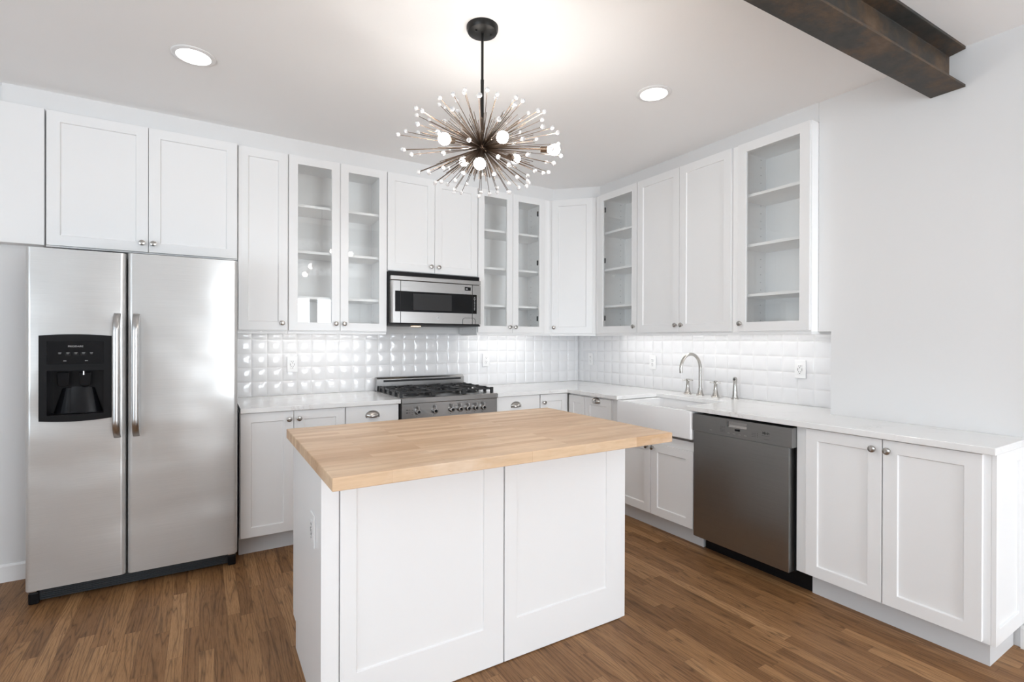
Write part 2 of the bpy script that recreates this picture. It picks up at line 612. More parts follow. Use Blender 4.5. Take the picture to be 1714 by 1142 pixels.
def tile_field(u_edges, z_edges, place, face_out):
    """pillow tiles between grid lines; place(u, z, d) gives the world point d in front of the face"""
    mb = MB()
    N = 8
    for i in range(len(u_edges) - 1):
        for j in range(len(z_edges) - 1):
            u0, u1, z0, z1 = u_edges[i] + .0012, u_edges[i + 1] - .0012, z_edges[j] + .0012, z_edges[j + 1] - .0012
            if u1 - u0 < .01 or z1 - z0 < .01:
                continue
            vs, fs = [], []
            tx, tz = random.uniform(-.0007, .0007), random.uniform(-.0007, .0007)
            for a in range(N + 1):
                for b in range(N + 1):
                    s_, t_ = a / N, b / N
                    # denser towards the rim so the rounded edge reads
                    s_ = .5 - .5 * math.cos(PI * s_); t_ = .5 - .5 * math.cos(PI * t_)
                    p, q = 2 * s_ - 1, 2 * t_ - 1
                    d = .0012 * (1 - p ** 4) * (1 - q ** 4) + .0042 * (1 - p * p) * (1 - q * q) ** 1 + .0012 + tx * p + tz * q
                    if a in (0, N) or b in (0, N):
                        d = .0004
                    vs.append(place(u0 + (u1 - u0) * s_, z0 + (z1 - z0) * t_, d))
            for a in range(N):
                for b in range(N):
                    fs.append((a * (N + 1) + b, (a + 1) * (N + 1) + b, (a + 1) * (N + 1) + b + 1, a * (N + 1) + b + 1))
            mb.add(vs, fs)
    return mb


ZT = [0.9155] + [0.9175 + TP * k + .0005 * k for k in range(1, 5)] + [1.384]
ub = [-3.10] + [-2.994 + .1022 * k for k in range(0, 30) if -2.994 + .1022 * k < -0.03] + [TX - .0068]
s1 = thing('tile_backsplash', 'white pillowed square tile backsplash behind the gas range', 'backsplash', (0, 0, 0))
tile_field(ub, ZT, lambda u, z, d: (u, TY - .006 - d, z), -1).build('tiling', 'tile', s1, smooth=False).data.shade_smooth()
MB().box(-3.10, TX - .0065, TY - .006, TY - .0003, 0.915, 1.384).build('grout', 'grout', s1)
ur = [-2.530] + sorted(-2.4365 + .1035 * k for k in range(0, 24) if -2.4365 + .1035 * k < TY - .04) + [TY - .0068]
s2 = thing('tile_backsplash', 'white pillowed square tile backsplash behind the sink faucet', 'backsplash', (0, 0, 0))
tile_field(ur, ZT, lambda u, z, d: (TX - .006 - d, u, z), -1).build('tiling', 'tile', s2).data.shade_smooth()
MB().box(TX - .006, TX - .0003, -2.5635, TY - .0065, 0.915, 1.384).build('grout', 'grout', s2)
MB().box(TX - .012, TX - .006, -2.5635, -2.532, 0.9155, 1.384).build('edge_trim', 'tile', s2, bevel=.002)


# ------------------------------------------------------------------ cabinet making
RAIL = 0.057


def make_knob(parent, loc, first=[]):
    if first:
        o = first[0].copy()
        COL.objects.link(o)
        o.parent = parent
    else:
        o = MB().lathe([(.0085, 0), (.0062, .004), (.0055, .013), (.010, .016), (.0158, .0195), (.0165, .0225), (.0150, .0262), (.009, .0285), (0, .029)],
                       (0, 0, 0), (0, -1, 0), 24).build('knob', 'nickel', parent, smooth=True)
        first.append(o)
    o.location = loc
    return o


def make_cup_pull(parent, loc, w=.096):
    """half-dome bin pull, open below"""
    mb = MB()
    NA, NB = 16, 7
    vs, fs = [], []
    hw, hh, dp = w / 2, .034, .026
    for i in range(NA + 1):
        a = PI * i / NA
        for j in range(NB + 1):
            b = (PI / 2) * j / NB
            vs.append((-hw * math.cos(a) * (math.cos(b) * .45 + .55 if j < NB else .55), -dp * math.sin(b) * (math.sin(a) ** .5 if 0 < i < NA else 0.0),
                       hh * math.sin(a) * math.cos(b) - .010 * math.sin(b)))
    for i in range(NA):
        for j in range(NB):
            fs.append((i * (NB + 1) + j, (i + 1) * (NB + 1) + j, (i + 1) * (NB + 1) + j + 1, i * (NB + 1) + j + 1))
    mb.add(vs, fs)
    mb.box(-hw, hw, -.002, 0, -.012, .0)
    o = mb.build('cup_pull', 'nickel', parent, smooth=True)
    sd = o.modifiers.new('shell', 'SOLIDIFY')
    sd.thickness = .002
    o.location = loc
    return o


def shaker(u0, u1, z0, z1, v=-.02, th=.0195, rail=RAIL, rails=None, rec=.009):
    """framed panel facing local -y: outer frame at v, centre sunk by rec"""
    rl, rr, rb, rt = rails or (rail,) * 4
    a0, a1, b0, b1 = u0 + rl, u1 - rr, z0 + rb, z1 - rt
    k = .003
    V = [(u0, v, z0), (u1, v, z0), (u1, v, z1), (u0, v, z1),
         (a0, v, b0), (a1, v, b0), (a1, v, b1), (a0, v, b1),
         (a0 + k, v + rec, b0 + k), (a1 - k, v + rec, b0 + k), (a1 - k, v + rec, b1 - k), (a0 + k, v + rec, b1 - k),
         (u0, v + th, z0), (u1, v + th, z0), (u1, v + th, z1), (u0, v + th, z1)]
    F = []
    for i in range(4):
        j = (i + 1) % 4
        F += [(i, j, 4 + j, 4 + i), (4 + i, 4 + j, 8 + j, 8 + i), (12 + i, 12 + j, j, i)]
    F += [(8, 9, 10, 11), (15, 14, 13, 12)]
    return MB().add(V, F)


def glazed(u0, u1, z0, z1, v=-.02, th=.0195, rail=RAIL):
    a0, a1, b0, b1 = u0 + rail, u1 - rail, z0 + rail, z1 - rail
    V = []
    for vv in (v, v + th):
        V += [(u0, vv, z0), (u1, vv, z0), (u1, vv, z1), (u0, vv, z1), (a0, vv, b0), (a1, vv, b0), (a1, vv, b1), (a0, vv, b1)]
    F = []
    for i in range(4):
        j = (i + 1) % 4
        F += [(i, j, 4 + j, 4 + i), (8 + j, 8 + i, 12 + i, 12 + j), (i, 8 + i, 8 + j, j), (4 + j, 12 + j, 12 + i, 4 + i)]
    return MB().add(V, F), (a0, a1, b0, b1)


G = .0015    # half the reveal between doors


def door(root, u0, u1, z0, z1, glass=False, knob=None, v=-.02, rail=RAIL, cup=None, hinge=None, mat='cab'):
    u0, u1, z0, z1 = u0 + G, u1 - G, z0 + G, z1 - G
    if glass:
        mb, (a0, a1, b0, b1) = glazed(u0, u1, z0, z1, v, rail=rail)
        d = mb.build('door', mat, root, bevel=.0012)
        MB().box(a0 - .006, a1 + .006, v + .009, v + .012, b0 - .006, b1 + .006).build('pane', 'glass', d)
        if hinge is not None:
            uh = u0 + .05 if hinge < 0 else u1 - .05
            for zz in (z0 + .13, (z0 + z1) / 2 + .03, z1 - .13):
                MB().box(uh - .016, uh + .012, v + .0185, v + .032, zz - .022, zz + .022).build('hinge', 'black', d, bevel=.003)
    else:
        d = shaker(u0, u1, z0, z1, v, rail=rail).build('door', mat, root, bevel=.0012)
    if knob:
        make_knob(d, (knob[0], v, knob[1]))
    if cup:
        make_cup_pull(d, (cup[0], v, cup[1]))
    return d


def hollow(W, D, z0, z1, t=.018, frame=.03, u0=0.0):
    """open-fronted carcass, front plane v=0"""
    mb = MB()
    mb.box(u0, u0 + t, 0, D, z0, z1).box(W - t, W, 0, D, z0, z1)
    mb.box(u0 + t, W - t, 0, D, z0, z0 + t).box(u0 + t, W - t, 0, D, z1 - t, z1)
    mb.box(u0 + t, W - t, D - .006, D, z0 + t, z1 - t)
    fl, fr_ = frame if isinstance(frame, tuple) else (frame, frame)
    mb.box(u0 + t, u0 + fl, 0, .018, z0 + t, z1 - t).box(W - fr_, W - t, 0, .018, z0 + t, z1 - t)
    return mb


UB, UT = 0.0, 1.203          # door span, relative to the door bottom at z = 1.391
DEP = 0.335                  # carcass depth of the wall cabinets
SHELF = (0.241, 0.560, 0.882)


def wall_cab(name, label, loc, rz, W, doors, glass=False, zb=UB, zt=UT, depth=DEP, rail_strip=True, shelves=SHELF, u_lo=0.0, group=None, frame=.03, ret=None):
    """origin: front plane of the face frame, at the left end seen from the front, at door-bottom height"""
    r = thing(name, label, 'cabinet', loc, rz, group)
    if glass:
        hollow(W, depth, zb - .006, zt + .002, u0=u_lo, frame=frame).build('carcass', 'drilled', r)
        for z in shelves:
            sh = MB().box(u_lo + .020, W - .020, .026, depth - .010, z - .018, z).build('shelf', 'inside', r, bevel=.001)
    else:
        MB().box(u_lo, W, 0, depth, zb - .006, zt + .002).build('carcass', 'cab', r, bevel=.001)
    if rail_strip:
        lr = MB().box(u_lo, W, 0.0, .018, zb - .022, zb - .007)
        if ret == 0:
            lr.box(u_lo, u_lo + .018, .0182, depth - .03, zb - .022, zb - .007)
        elif ret == 1:
            lr.box(W - .018, W, .0182, depth - .03, zb - .022, zb - .007)
        lr.build('light_rail', 'cab', r, bevel=.001)
    for d in doors:
        door(r, *d[:4], **d[4])
    return r


FY = -0.319                  # front plane of the face frames along the back wall (doors stand 2 cm proud)
ZD = 1.391
H = -PI / 2                  # turned to face the room from the side wall

# --- along the back wall
x0 = -4.036
MBp = thing('filler_panel', 'plain flush white panel filling the space above the gap beside the refrigerator', 'panel', (0, 0, 0))
MB().box(-4.50, -4.0385, -.362, WY - .001, 1.845, 2.595).build('panel', 'cab', MBp, bevel=.0015)
wall_cab('wall_cabinet', 'wide two-door white cabinet above the stainless refrigerator', (-4.034, -.342, 1.847), 0, .930,
         [(.003, .462, 0, .747, dict(knob=(.433, .052))), (.462, .928, 0, .747, dict(knob=(.488, .052)))], zt=.747, depth=.365, rail_strip=False)
wall_cab('wall_cabinet', 'tall narrow white wall cabinet with one solid door next to the refrigerator', (-3.102, FY, ZD), 0, .3035,
         [(.003, .302, 0, UT, dict(knob=(.266, .050)))])
wall_cab('wall_cabinet', 'two-door glass-fronted white cabinet between the tall narrow solid door and the microwave cabinet', (-2.798, FY, ZD), 0, .684,
         [(.002, .343, 0, UT, dict(glass=True, knob=(.312, .052))), (.343, .683, 0, UT, dict(glass=True, knob=(.370, .052)))], glass=True)
wall_cab('wall_cabinet', 'two-door solid white cabinet mounted above the microwave', (-2.1135, FY, 1.853), 0, .766,
         [(.002, .3835, 0, .741, dict(knob=(.350, .050))), (.3835, .764, 0, .741, dict(knob=(.414, .050)))], zt=.741, rail_strip=False)
wall_cab('wall_cabinet', 'two-door glass-fronted white cabinet between the microwave cabinet and the corner cabinet', (-1.347, FY, ZD), 0, .7395,
         [(.002, .339, 0, UT, dict(glass=True, knob=(.306, .050))), (.339, .677, 0, UT, dict(glass=True, knob=(.363, .050), hinge=1))], glass=True, frame=(.03, .090), ret=0)

# --- diagonal corner cabinet
a = Vector((-0.607, FY)); b = Vector((-0.319, -0.628))
ang = math.atan2(b.y - a.y, b.x - a.x)
Wd = (b - a).length
dg_ = thing('corner_cabinet', 'diagonal white corner cabinet with one tall solid door', 'cabinet', (a.x, a.y, ZD), ang)
ca, sa = math.cos(-ang), math.sin(-ang)
def _loc(x, y):
    dx, dy = x - a.x, y - a.y
    return (dx * ca - dy * sa, dx * sa + dy * ca)
MB().prism([(0, 0), (Wd, 0), _loc(-.002, -.672 + .04), _loc(.016, .02), _loc(-.608, .02)], 'z', -.006, UT + .002).build('carcass', 'cab', dg_, bevel=.001)
MB().box(.002, Wd - .002, 0.0, .018, -.022, -.007).build('light_rail', 'cab', dg_, bevel=.001)
door(dg_, .026, Wd - .026, 0, UT, knob=(.050, .052))

# --- along the side wall: u runs towards the camera
def RY(y): return (FY, y, ZD)
wall_cab('wall_cabinet', 'single glass-door white cabinet beside the diagonal corner cabinet', RY(-.632), H, .511,
         [(.047, .510, 0, UT, dict(glass=True, knob=(.485, .050), hinge=-1))], glass=True, frame=.05)
wall_cab('wall_cabinet', 'two-door solid white wall cabinet above the farmhouse sink', RY(-1.144), H, .845,
         [(.001, .419, 0, UT, dict(knob=(.393, .052))), (.419, .843, 0, UT, dict(knob=(.448, .052)))])
wall_cab('wall_cabinet', 'single glass-door white cabinet at the open end of the run by the blank painted wall', RY(-1.9895), H, .5025,
         [(.044, .501, 0, UT, dict(glass=True, knob=(.070, .050)))], glass=True, frame=.05, ret=1)

# led strips under the wall cabinets
for nm, lab, (xa, xb, ya, yb) in (
        ('under_cabinet_light', 'thin lit strip under the cabinets beside the refrigerator', (-3.05, -2.16, -.16, -.145)),
        ('under_cabinet_light', 'thin lit strip under the glass cabinet between microwave and corner', (-1.27, -.62, -.16, -.145)),
        ('under_cabinet_light', 'thin lit strip under the cabinets above the sink', (-.165, -.15, -2.40, -.66))):
    t_ = thing(nm, lab, 'light', ((xa + xb) / 2, (ya + yb) / 2, 1.385), 0, 'lights under the wall cabinets')
    cx_, cy_ = (xa + xb) / 2, (ya + yb) / 2
    MB().box(xa - cx_ - .004, xb - cx_ + .004, ya - cy_ - .004, yb - cy_ + .004, -.006, 0).build('channel', 'plastic', t_)
    MB().box(xa - cx_, xb - cx_, ya - cy_, yb - cy_, -.009, -.0062).build('diffuser', 'led', t_)


# ------------------------------------------------------------------ base cabinets
BF = -0.610                  # face-frame plane of the base cabinets (doors at -0.63)
ZTOP = 0.882


def base_cab(name, label, loc, rz, W, depth=.58, toe=True, u0=0.0, carc=True):
    r = thing(name, label, 'cabinet', loc, rz)
    if carc:
        MB().box(u0, W, 0, depth, .118, ZTOP).build('carcass', 'cab', r, bevel=.001)
    if toe:
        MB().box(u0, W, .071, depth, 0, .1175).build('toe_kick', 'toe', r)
    return r


def slab(root, name, u0, u1, z0, z1, v=-.02, cup=None, knob=None):
    d = MB().box(u0 + G, u1 - G, v, v + .0195, z0 + G, z1 - G).build(name, 'cab', root, bevel=.002)
    if cup:
        make_cup_pull(d, (cup[0], v, cup[1]))
    if knob:
        make_knob(d, (knob[0], v, knob[1]))
    return d


DB = .125
c1 = base_cab('base_cabinet', 'two-door white base cabinet beside the refrigerator', (-3.104, BF, 0), 0, .6195)
door(c1, .003, .302, DB, ZTOP, knob=(.273, .830))
door(c1, .302, .617, DB, ZTOP, knob=(.332, .831))
c2 = base_cab('base_cabinet', 'white base cabinet with a top drawer at the refrigerator side of the range', (-2.484, BF, 0), 0, .366)
slab(c2, 'drawer', .002, .364, .715, ZTOP, cup=(.180, .812))
slab(c2, 'drawer', .002, .364, .425, .715, cup=(.180, .60))
slab(c2, 'drawer', .002, .364, DB, .425, cup=(.180, .31))
c3 = base_cab('base_cabinet', 'white drawer base cabinet between the range and the corner door', (-1.332, BF, 0), 0, .413)
slab(c3, 'drawer', .004, .411, .715, ZTOP, cup=(.180, .803))
slab(c3, 'drawer', .004, .411, .425, .715, cup=(.206, .60))
slab(c3, 'drawer', .004, .411, DB, .425, cup=(.206, .31))
c4 = base_cab('base_cabinet', 'white corner base cabinet with one small knobbed door', (-.918, BF, 0), 0, .920, carc=False, toe=False)
MB().box(0, .300, 0, .58, .118, ZTOP).box(.300, .916, .02, .58, .118, ZTOP).build('carcass', 'cab', c4)
MB().box(0, .38, .071, .3, 0, .1175).build('toe_kick', 'toe', c4)
door(c4, .004, .284, DB, ZTOP - .002, knob=(.036, .814))
# side run, u measured from y = -.636 towards the camera
c5 = base_cab('base_cabinet', 'white base cabinet with a blind panel and a cup-pull door in the corner', (BF, -.636, 0), H, .536, u0=.001)
door(c5, .008, .217, DB, .870)
door(c5, .219, .534, DB, .872, cup=(.360, .842))
c6 = base_cab('sink_base_cabinet', 'white two-door cabinet under the farmhouse sink', (BF, -1.1735, 0), H, .7645, carc=False)
mb = MB().box(0, .062, 0, .58, .118, ZTOP).box(.062, .748, 0, .58, .118, .676).box(.7632, .7645, 0, .58, .118, ZTOP)
mb.build('carcass', 'cab', c6)
door(c6, .034, .393, DB, .622, knob=(.366, .592))
door(c6, .395, .754, DB, .622, knob=(.421, .592))
c8 = base_cab('base_cabinet', 'two-door white base cabinet at the open end of the counter beside the dishwasher', (BF, -2.5735, 0), H, .775, depth=.355, toe=False, u0=.001)
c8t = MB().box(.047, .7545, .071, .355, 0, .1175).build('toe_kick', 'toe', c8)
door(c8, .056, .402, DB, ZTOP - .002, knob=(.368, .832))
door(c8, .404, .754, DB, ZTOP - .002, knob=(.428, .832))
# end panel: local frame of c8 -> the panel looks along +u (towards the camera)
ep = shaker(-.352, -.000, .118, ZTOP, v=0, th=.016, rails=(.075, .040, .062, .052))
for p in ep.v:      # (u, v, z) of a -y-facing panel -> facing +u
    p.x, p.y = .7915 - p.y, -p.x
ep = MB().add([(p.x, p.y, p.z) for p in ep.v], ep.f)
for i, p in enumerate(ep.v):
    p.y = .352 - p.y if False else p.y
ep.build('end_panel', 'cab', c8, bevel=.0012)

# ------------------------------------------------------------------ countertops
CT0, CT1 = .8845, .914
t_ = MB().prism([(-3.102, TY - .001), (-3.102, -.655), (-2.113, -.655), (-2.113, TY - .001)], 'z', CT0, CT1)
tag(t_.build('countertop', 'quartz', bevel=.003), 'white quartz countertop piece between the refrigerator and the range', 'countertop')
SY0, SY1, SXB = -1.2565, -1.889, -.235
t_ = MB().prism([(-1.333, TY - .001), (-1.333, -.655), (-.655, -.655), (-.655, SY0), (SXB, SY0), (SXB, SY1), (-.655, SY1), (-.655, -3.373),
                 (WX - .001, -3.373), (WX - .001, -2.563), (TX - .001, -2.563), (TX - .001, TY - .001)], 'z', CT0, CT1)
tag(t_.build('countertop', 'quartz', bevel=.003), 'long L-shaped white quartz countertop running from the range past the sink and dishwasher', 'countertop')

# ------------------------------------------------------------------ farmhouse sink (faces -x)
sk = thing('farmhouse_sink', 'white apron-front farmhouse sink set into the quartz counter', 'sink', (-.66, -1.596, .700))
# local: x towards the wall, y = world y offset
HY0, HY1 = -.340, .340


def sink_shell():
    mb = MB()
    # rounded-corner loops: outer top, inner top, inner bottom
    def loop(x0, x1, y0, y1, r, z, n=6):
        pts = []
        for cx_, cy_, a0 in ((x1 - r, y1 - r, 0), (x0 + r, y1 - r, PI / 2), (x0 + r, y0 + r, PI), (x1 - r, y0 + r, 1.5 * PI)):
            for k in range(n + 1):
                an = a0 + (PI / 2) * k / n
                pts.append((cx_ + r * math.cos(an), cy_ + r * math.sin(an), z))
        return pts
    loops = [loop(0.006, .468, HY0 + .006, HY1 - .006, .010, 0.0), loop(0.0, .474, HY0, HY1, .016, .006), loop(0, .474, HY0, HY1, .016, .176),
             loop(.003, .471, HY0 + .003, HY1 - .003, .016, .1815), loop(.008, .466, HY0 + .008, HY1 - .008, .016, .183),
             loop(.024, .452, HY0 + .028, HY1 - .028, .03, .183),
             loop(.029, .447, HY0 + .033, HY1 - .033, .03, .178), loop(.034, .442, HY0 + .038, HY1 - .038, .04, .03), loop(.060, .416, HY0 + .064, HY1 - .064, .05, .014)]
    n = len(loops[0])
    vs = [p for l in loops for p in l]
    fs = []
    for i in range(len(loops) - 1):
        for k in range(n):
            k2 = (k + 1) % n
            fs.append((i * n + k, i * n + k2, (i + 1) * n + k2, (i + 1) * n + k))
    fs.append(tuple(range(n - 1, -1, -1)))
    fs.append(tuple((len(loops) - 1) * n + k for k in range(n)))
    return mb.add(vs, fs)


sink_shell().build('basin', 'porcelain', sk, smooth=True)
MB().lathe([(.042, 0), (.042, .003), (.030, .004), (.012, .0015), (0, .0015)], (.24, 0, .0142), (0, 0, 1), 24).build('drain', 'nickel', sk, smooth=True)

# ------------------------------------------------------------------ faucet set on the counter behind the sink
flare = [(.030, 0), (.030, .004), (.0275, .006), (.0235, .014), (.019, .030), (.0150, .048)]
fx, fy = -.075, -1.542
f_ = thing('faucet', 'tall brushed nickel gooseneck faucet with two cross handles behind the sink', 'faucet', (fx, fy, CT1))
MB().lathe(flare + [(.0150, .055)], seg=28).build('base', 'nickel', f_, smooth=True)
R_ = .108
pts = [(0, 0, .050), (0, 0, .12), (0, 0, .205)]
for k in range(1, 25):
    an = PI * k / 24 * 1.04
    pts.append((-R_ + R_ * math.cos(an), 0, .205 + R_ * math.sin(an) * 1.02))
e_ = Vector(pts[-1]); d_ = (e_ - Vector(pts[-2])).normalized()
pts.append(tuple(e_ + d_ * .014))
MB().tube(pts, .0118, 16).lathe([(.0128, 0), (.0128, .003)], (0, 0, .052), (0, 0, 1), 20).build('spout', 'nickel', f_, smooth=True)


def faucet_handle(x, y, ang):
    h = f_
    dx, dy = x - fx, y - fy
    hd = MB().lathe(flare + [(.0125, .06), (.0118, .098), (.0135, .102), (.0135, .118), (.010, .121), (0, .1215)], (dx, dy, 0), seg=24).build('handle', 'nickel', h, smooth=True)
    cr = MB()
    for q in (0, PI / 2):
        d = Vector((math.cos(ang + q), math.sin(ang + q), 0)) * .040
        cr.tube([Vector((dx, dy, .109)) - d, Vector((dx, dy, .109)) + d], .0046, 10)
    cr.build('cross', 'nickel', hd, smooth=True)


faucet_handle(-.085, -1.434, -.65)
faucet_handle(-.078, -1.678, -.65)
sp = thing('side_sprayer', 'brushed nickel side sprayer standing beside the gooseneck faucet on the counter', 'sprayer', (-.055, -1.822, CT1))
MB().lathe([(.027, 0), (.027, .005), (.022, .008), (.020, .016), (.0195, .026)], seg=24).build('base', 'nickel', sp, smooth=True)
MB().lathe([(.017, .0262), (.0165, .05), (.0135, .085), (.0115, .115), (.0125, .122), (.0145, .130), (.0150, .143), (.0120, .153), (.006, .157), (0, .1575)], seg=24).build('spray_head', 'nickel', sp, smooth=True)
MB().lathe([(.0085, 0), (.0085, .004), (0, .0045)], (-.0125, -.004, .141), (-1, -.3, .25), 16).build('spray_button', 'slot', sp, smooth=True)


# ------------------------------------------------------------------ refrigerator
fr = thing('refrigerator', 'stainless side-by-side refrigerator with a black ice and water dispenser', 'refrigerator', (-3.578, -.727, 0))
ox, oy = -3.578, -.727
MB().box(-4.032 - ox, -3.124 - ox, .075, .70, .055, 1.765).build('body', 'grill', fr, bevel=.004)


def fridge_door(x0, x1, z0, z1, hole=None):
    """steel door with rounded upright edges; optional rectangular opening"""
    mb = MB()
    r, th = .022, .068

    def prof(a0, a1, ra, rb):
        p = []
        if ra:
            p += [(a0, th)] + [(a0 + r - r * math.cos(t), r - r * math.sin(t)) for t in [PI / 2 * k / 6 for k in range(7)]]
        else:
            p += [(a0, th), (a0, 0)]
        if rb:
            p += [(a1 - r + r * math.sin(t), r - r * math.cos(t)) for t in [PI / 2 * k / 6 for k in range(7)]] + [(a1, th)]
        else:
            p += [(a1, 0), (a1, th)]
        return p
    if hole:
        h0, h1, k0, k1 = hole
        mb.prism(prof(x0, x1, 1, 1), 'z', z0, k0).prism(prof(x0, x1, 1, 1), 'z', k1, z1)
        mb.prism(prof(x0, h0, 1, 0), 'z', k0, k1).prism(prof(h1, x1, 0, 1), 'z', k0, k1)
    else:
        mb.prism(prof(x0, x1, 1, 1), 'z', z0, z1)
    return mb


L = lambda x: x - ox
hole = (L(-3.955), L(-3.729), .940, 1.175)
fd = fridge_door(L(-4.036), L(-3.6415), .087, 1.782, hole).build('freezer_door', 'fridge', fr, smooth=True)
rd = fridge_door(L(-3.6335), L(-3.120), .087, 1.786).build('door', 'fridge', fr, smooth=True)


def bow_handle(parent, xc):
    """flat bar that curves back into the door at both ends"""
    z0, z1, n = .812, 1.465, 40
    vs, fs = [], []
    hw, ht = .0155, .011
    sec = [(-hw, 0), (-hw * .93, -ht * .55), (-hw * .6, -ht * .92), (0, -ht * 1.08), (hw * .6, -ht * .92), (hw * .93, -ht * .55), (hw, 0), (hw * .9, ht * .6), (-hw * .9, ht * .6)]
    for i in range(n + 1):
        s_ = i / n
        z = z0 + (z1 - z0) * s_
        e = min(s_, 1 - s_) * (z1 - z0)
        f = min(1.0, e / .085)
        off = -.052 * math.sin(PI / 2 * f) ** 0.75 + .006 * (1 - f)
        for (px, py) in sec:
            vs.append((xc + px, off + py, z))
    m = len(sec)
    for i in range(n):
        for k in range(m):
            k2 = (k + 1) % m
            fs.append((i * m + k, i * m + k2, (i + 1) * m + k2, (i + 1) * m + k))
    fs.append(tuple(range(m)))
    fs.append(tuple(n * m + k for k in range(m)))
    return MB().add(vs, fs).build('handle', 'handle', parent, smooth=True)


bow_handle(fd, L(-3.676))
bow_handle(rd, L(-3.595))
# dispenser: arched fascia with opening, cavity behind it
DX0, DX1, DZ0, DZ1 = L(-3.983), L(-3.699), .922, 1.346
fas = MB()
RX0, RX1, RZ0, RZ1 = L(-3.953), L(-3.731), .948, 1.170
top = [(DX0 + (DX1 - DX0) * k / 12, DZ1 + .008 * (1 - (2 * k / 12 - 1) ** 2)) for k in range(13)]
bot = [(DX0 + (DX1 - DX0) * k / 12, DZ0 - .010 * (1 - (2 * k / 12 - 1) ** 2)) for k in range(13)]
fy0, fy1 = -.010, .003
fas.prism([(DX0, RZ1), (DX1, RZ1)] + list(reversed(top)), 'y', fy0, fy1)
fas.prism(bot + [(DX1, RZ0), (DX0, RZ0)], 'y', fy0, fy1)
fas.box(DX0, RX0, fy0, fy1, RZ0, RZ1).box(RX1, DX1, fy0, fy1, RZ0, RZ1)
fas.build('dispenser_fascia', 'black', fd)
cav = MB()
cav.add([(RX0, .0, RZ0), (RX1, .0, RZ0), (RX1, .0, RZ1), (RX0, .0, RZ1), (RX0 + .004, .066, RZ0 + .004), (RX1 - .004, .066, RZ0 + .004), (RX1 - .004, .066, RZ1 - .004), (RX0 + .004, .066, RZ1 - .004)],
        [(0, 1, 5, 4), (1, 2, 6, 5), (2, 3, 7, 6), (3, 0, 4, 7), (4, 5, 6, 7)])
cav.build('dispenser_recess', 'black', fd)
MB().box(DX0 + .03, DX1 - .032, fy0 - .0015, fy0 + .001, 1.203, 1.318).build('control_panel', 'gloss', fd, bevel=.0008)
for xc in (-.054, .032):
    pad = MB()
    cx_ = (RX0 + RX1) / 2 + xc
    pad.prism([(cx_ - .024, 1.160), (cx_ - .022, 1.095), (cx_ - .012, 1.088), (cx_ + .012, 1.088), (cx_ + .022, 1.095), (cx_ + .024, 1.160)], 'y', .018, .030)
    pad.build('paddle', 'gloss', fd, bevel=.003)
MB().lathe([(.005, 0), (.0045, .02)], ((RX0 + RX1) / 2 + .028, .012, 1.146), (0, 0, 1), 14).build('water_nozzle', 'handle', fd, smooth=True)
# curved dark splash back at the foot of the recess
sb = MB()
vs, fs = [], []
n = 20
for i in range(n + 1):
    t = PI * i / n
    xa = (RX0 + RX1) / 2 - .098 * math.cos(t)
    vs += [(xa, .060 - .036 * math.sin(t), RZ0 + .003), ((RX0 + RX1) / 2 - .066 * math.cos(t), .062 - .014 * math.sin(t), RZ0 + .125 + .012 * math.sin(t))]
for i in range(n):
    fs.append((2 * i, 2 * i + 2, 2 * i + 3, 2 * i + 1))
sb.add(vs, fs).build('splash_back', 'gloss', fd, smooth=True)
lettering('lettering', 'FRIGIDAIRE', .0118, 'print', fd, (L(-3.842), fy0 - .0018, 1.292))
def fridge_mark(x, w0, w1, z0, z1):
    MB().box(L(x) - w0, L(x) + w1, fy0 - .0026, fy0 - .0014, z0, z1).build('printed_mark', 'print', fd)


for xc in (-3.903, -3.872, -3.841, -3.811, -3.780):
    fridge_mark(xc, .006, .006, 1.259, 1.2608)
    fridge_mark(xc, .005, .004, 1.2545, 1.2558)
for xc in (-3.884, -3.800):
    fridge_mark(xc, .006, .006, 1.2185, 1.2205)
for xc in (-3.872, -3.841, -3.811):
    MB().box(L(xc) - .012, L(xc) + .012, fy0 - .0020, fy0 - .001, 1.2445, 1.2625).build('button', 'black', fd, bevel=.0006)
# kick grille with fine ribs and corner feet
gr = MB().box(L(-3.995), L(-3.165), .068, .09, .012, .078)
for k in range(6):
    gr.box(L(-3.985), L(-3.175), .062, .07, .018 + .0095 * k, .0225 + .0095 * k)
gr.build('kick_grille', 'grill', fr)
for xc in (-4.014, -3.146):
    MB().box(L(xc) - .021, L(xc) + .021, .050, .115, 0.0, .062).build('foot', 'black', fr, bevel=.008)
    MB().box(L(xc) - .020, L(xc) + .016, .030, .066, .070, .0815).build('hinge', 'handle', fr, bevel=.002)

# ------------------------------------------------------------------ microwave over the range
mw = thing('microwave', 'stainless over-the-range microwave with a black window band', 'microwave', (-2.1125, -.40, 1.44))
LX = lambda x: x + 2.1125
LZ = lambda z: z - 1.44
MB().box(LX(-2.1105), LX(-1.349), .030, .415, LZ(1.452), LZ(1.846)).build('case', 'black', mw, bevel=.003)
MB().box(LX(-2.1105), LX(-1.352), .008, .40, LZ(1.440), LZ(1.452)).build('underside', 'blackm', mw, bevel=.002)
MB().box(LX(-2.105), LX(-1.352), .0, .0295, LZ(1.778), LZ(1.811)).build('vent_strip', 'steelx', mw, bevel=.003)
dm = MB()
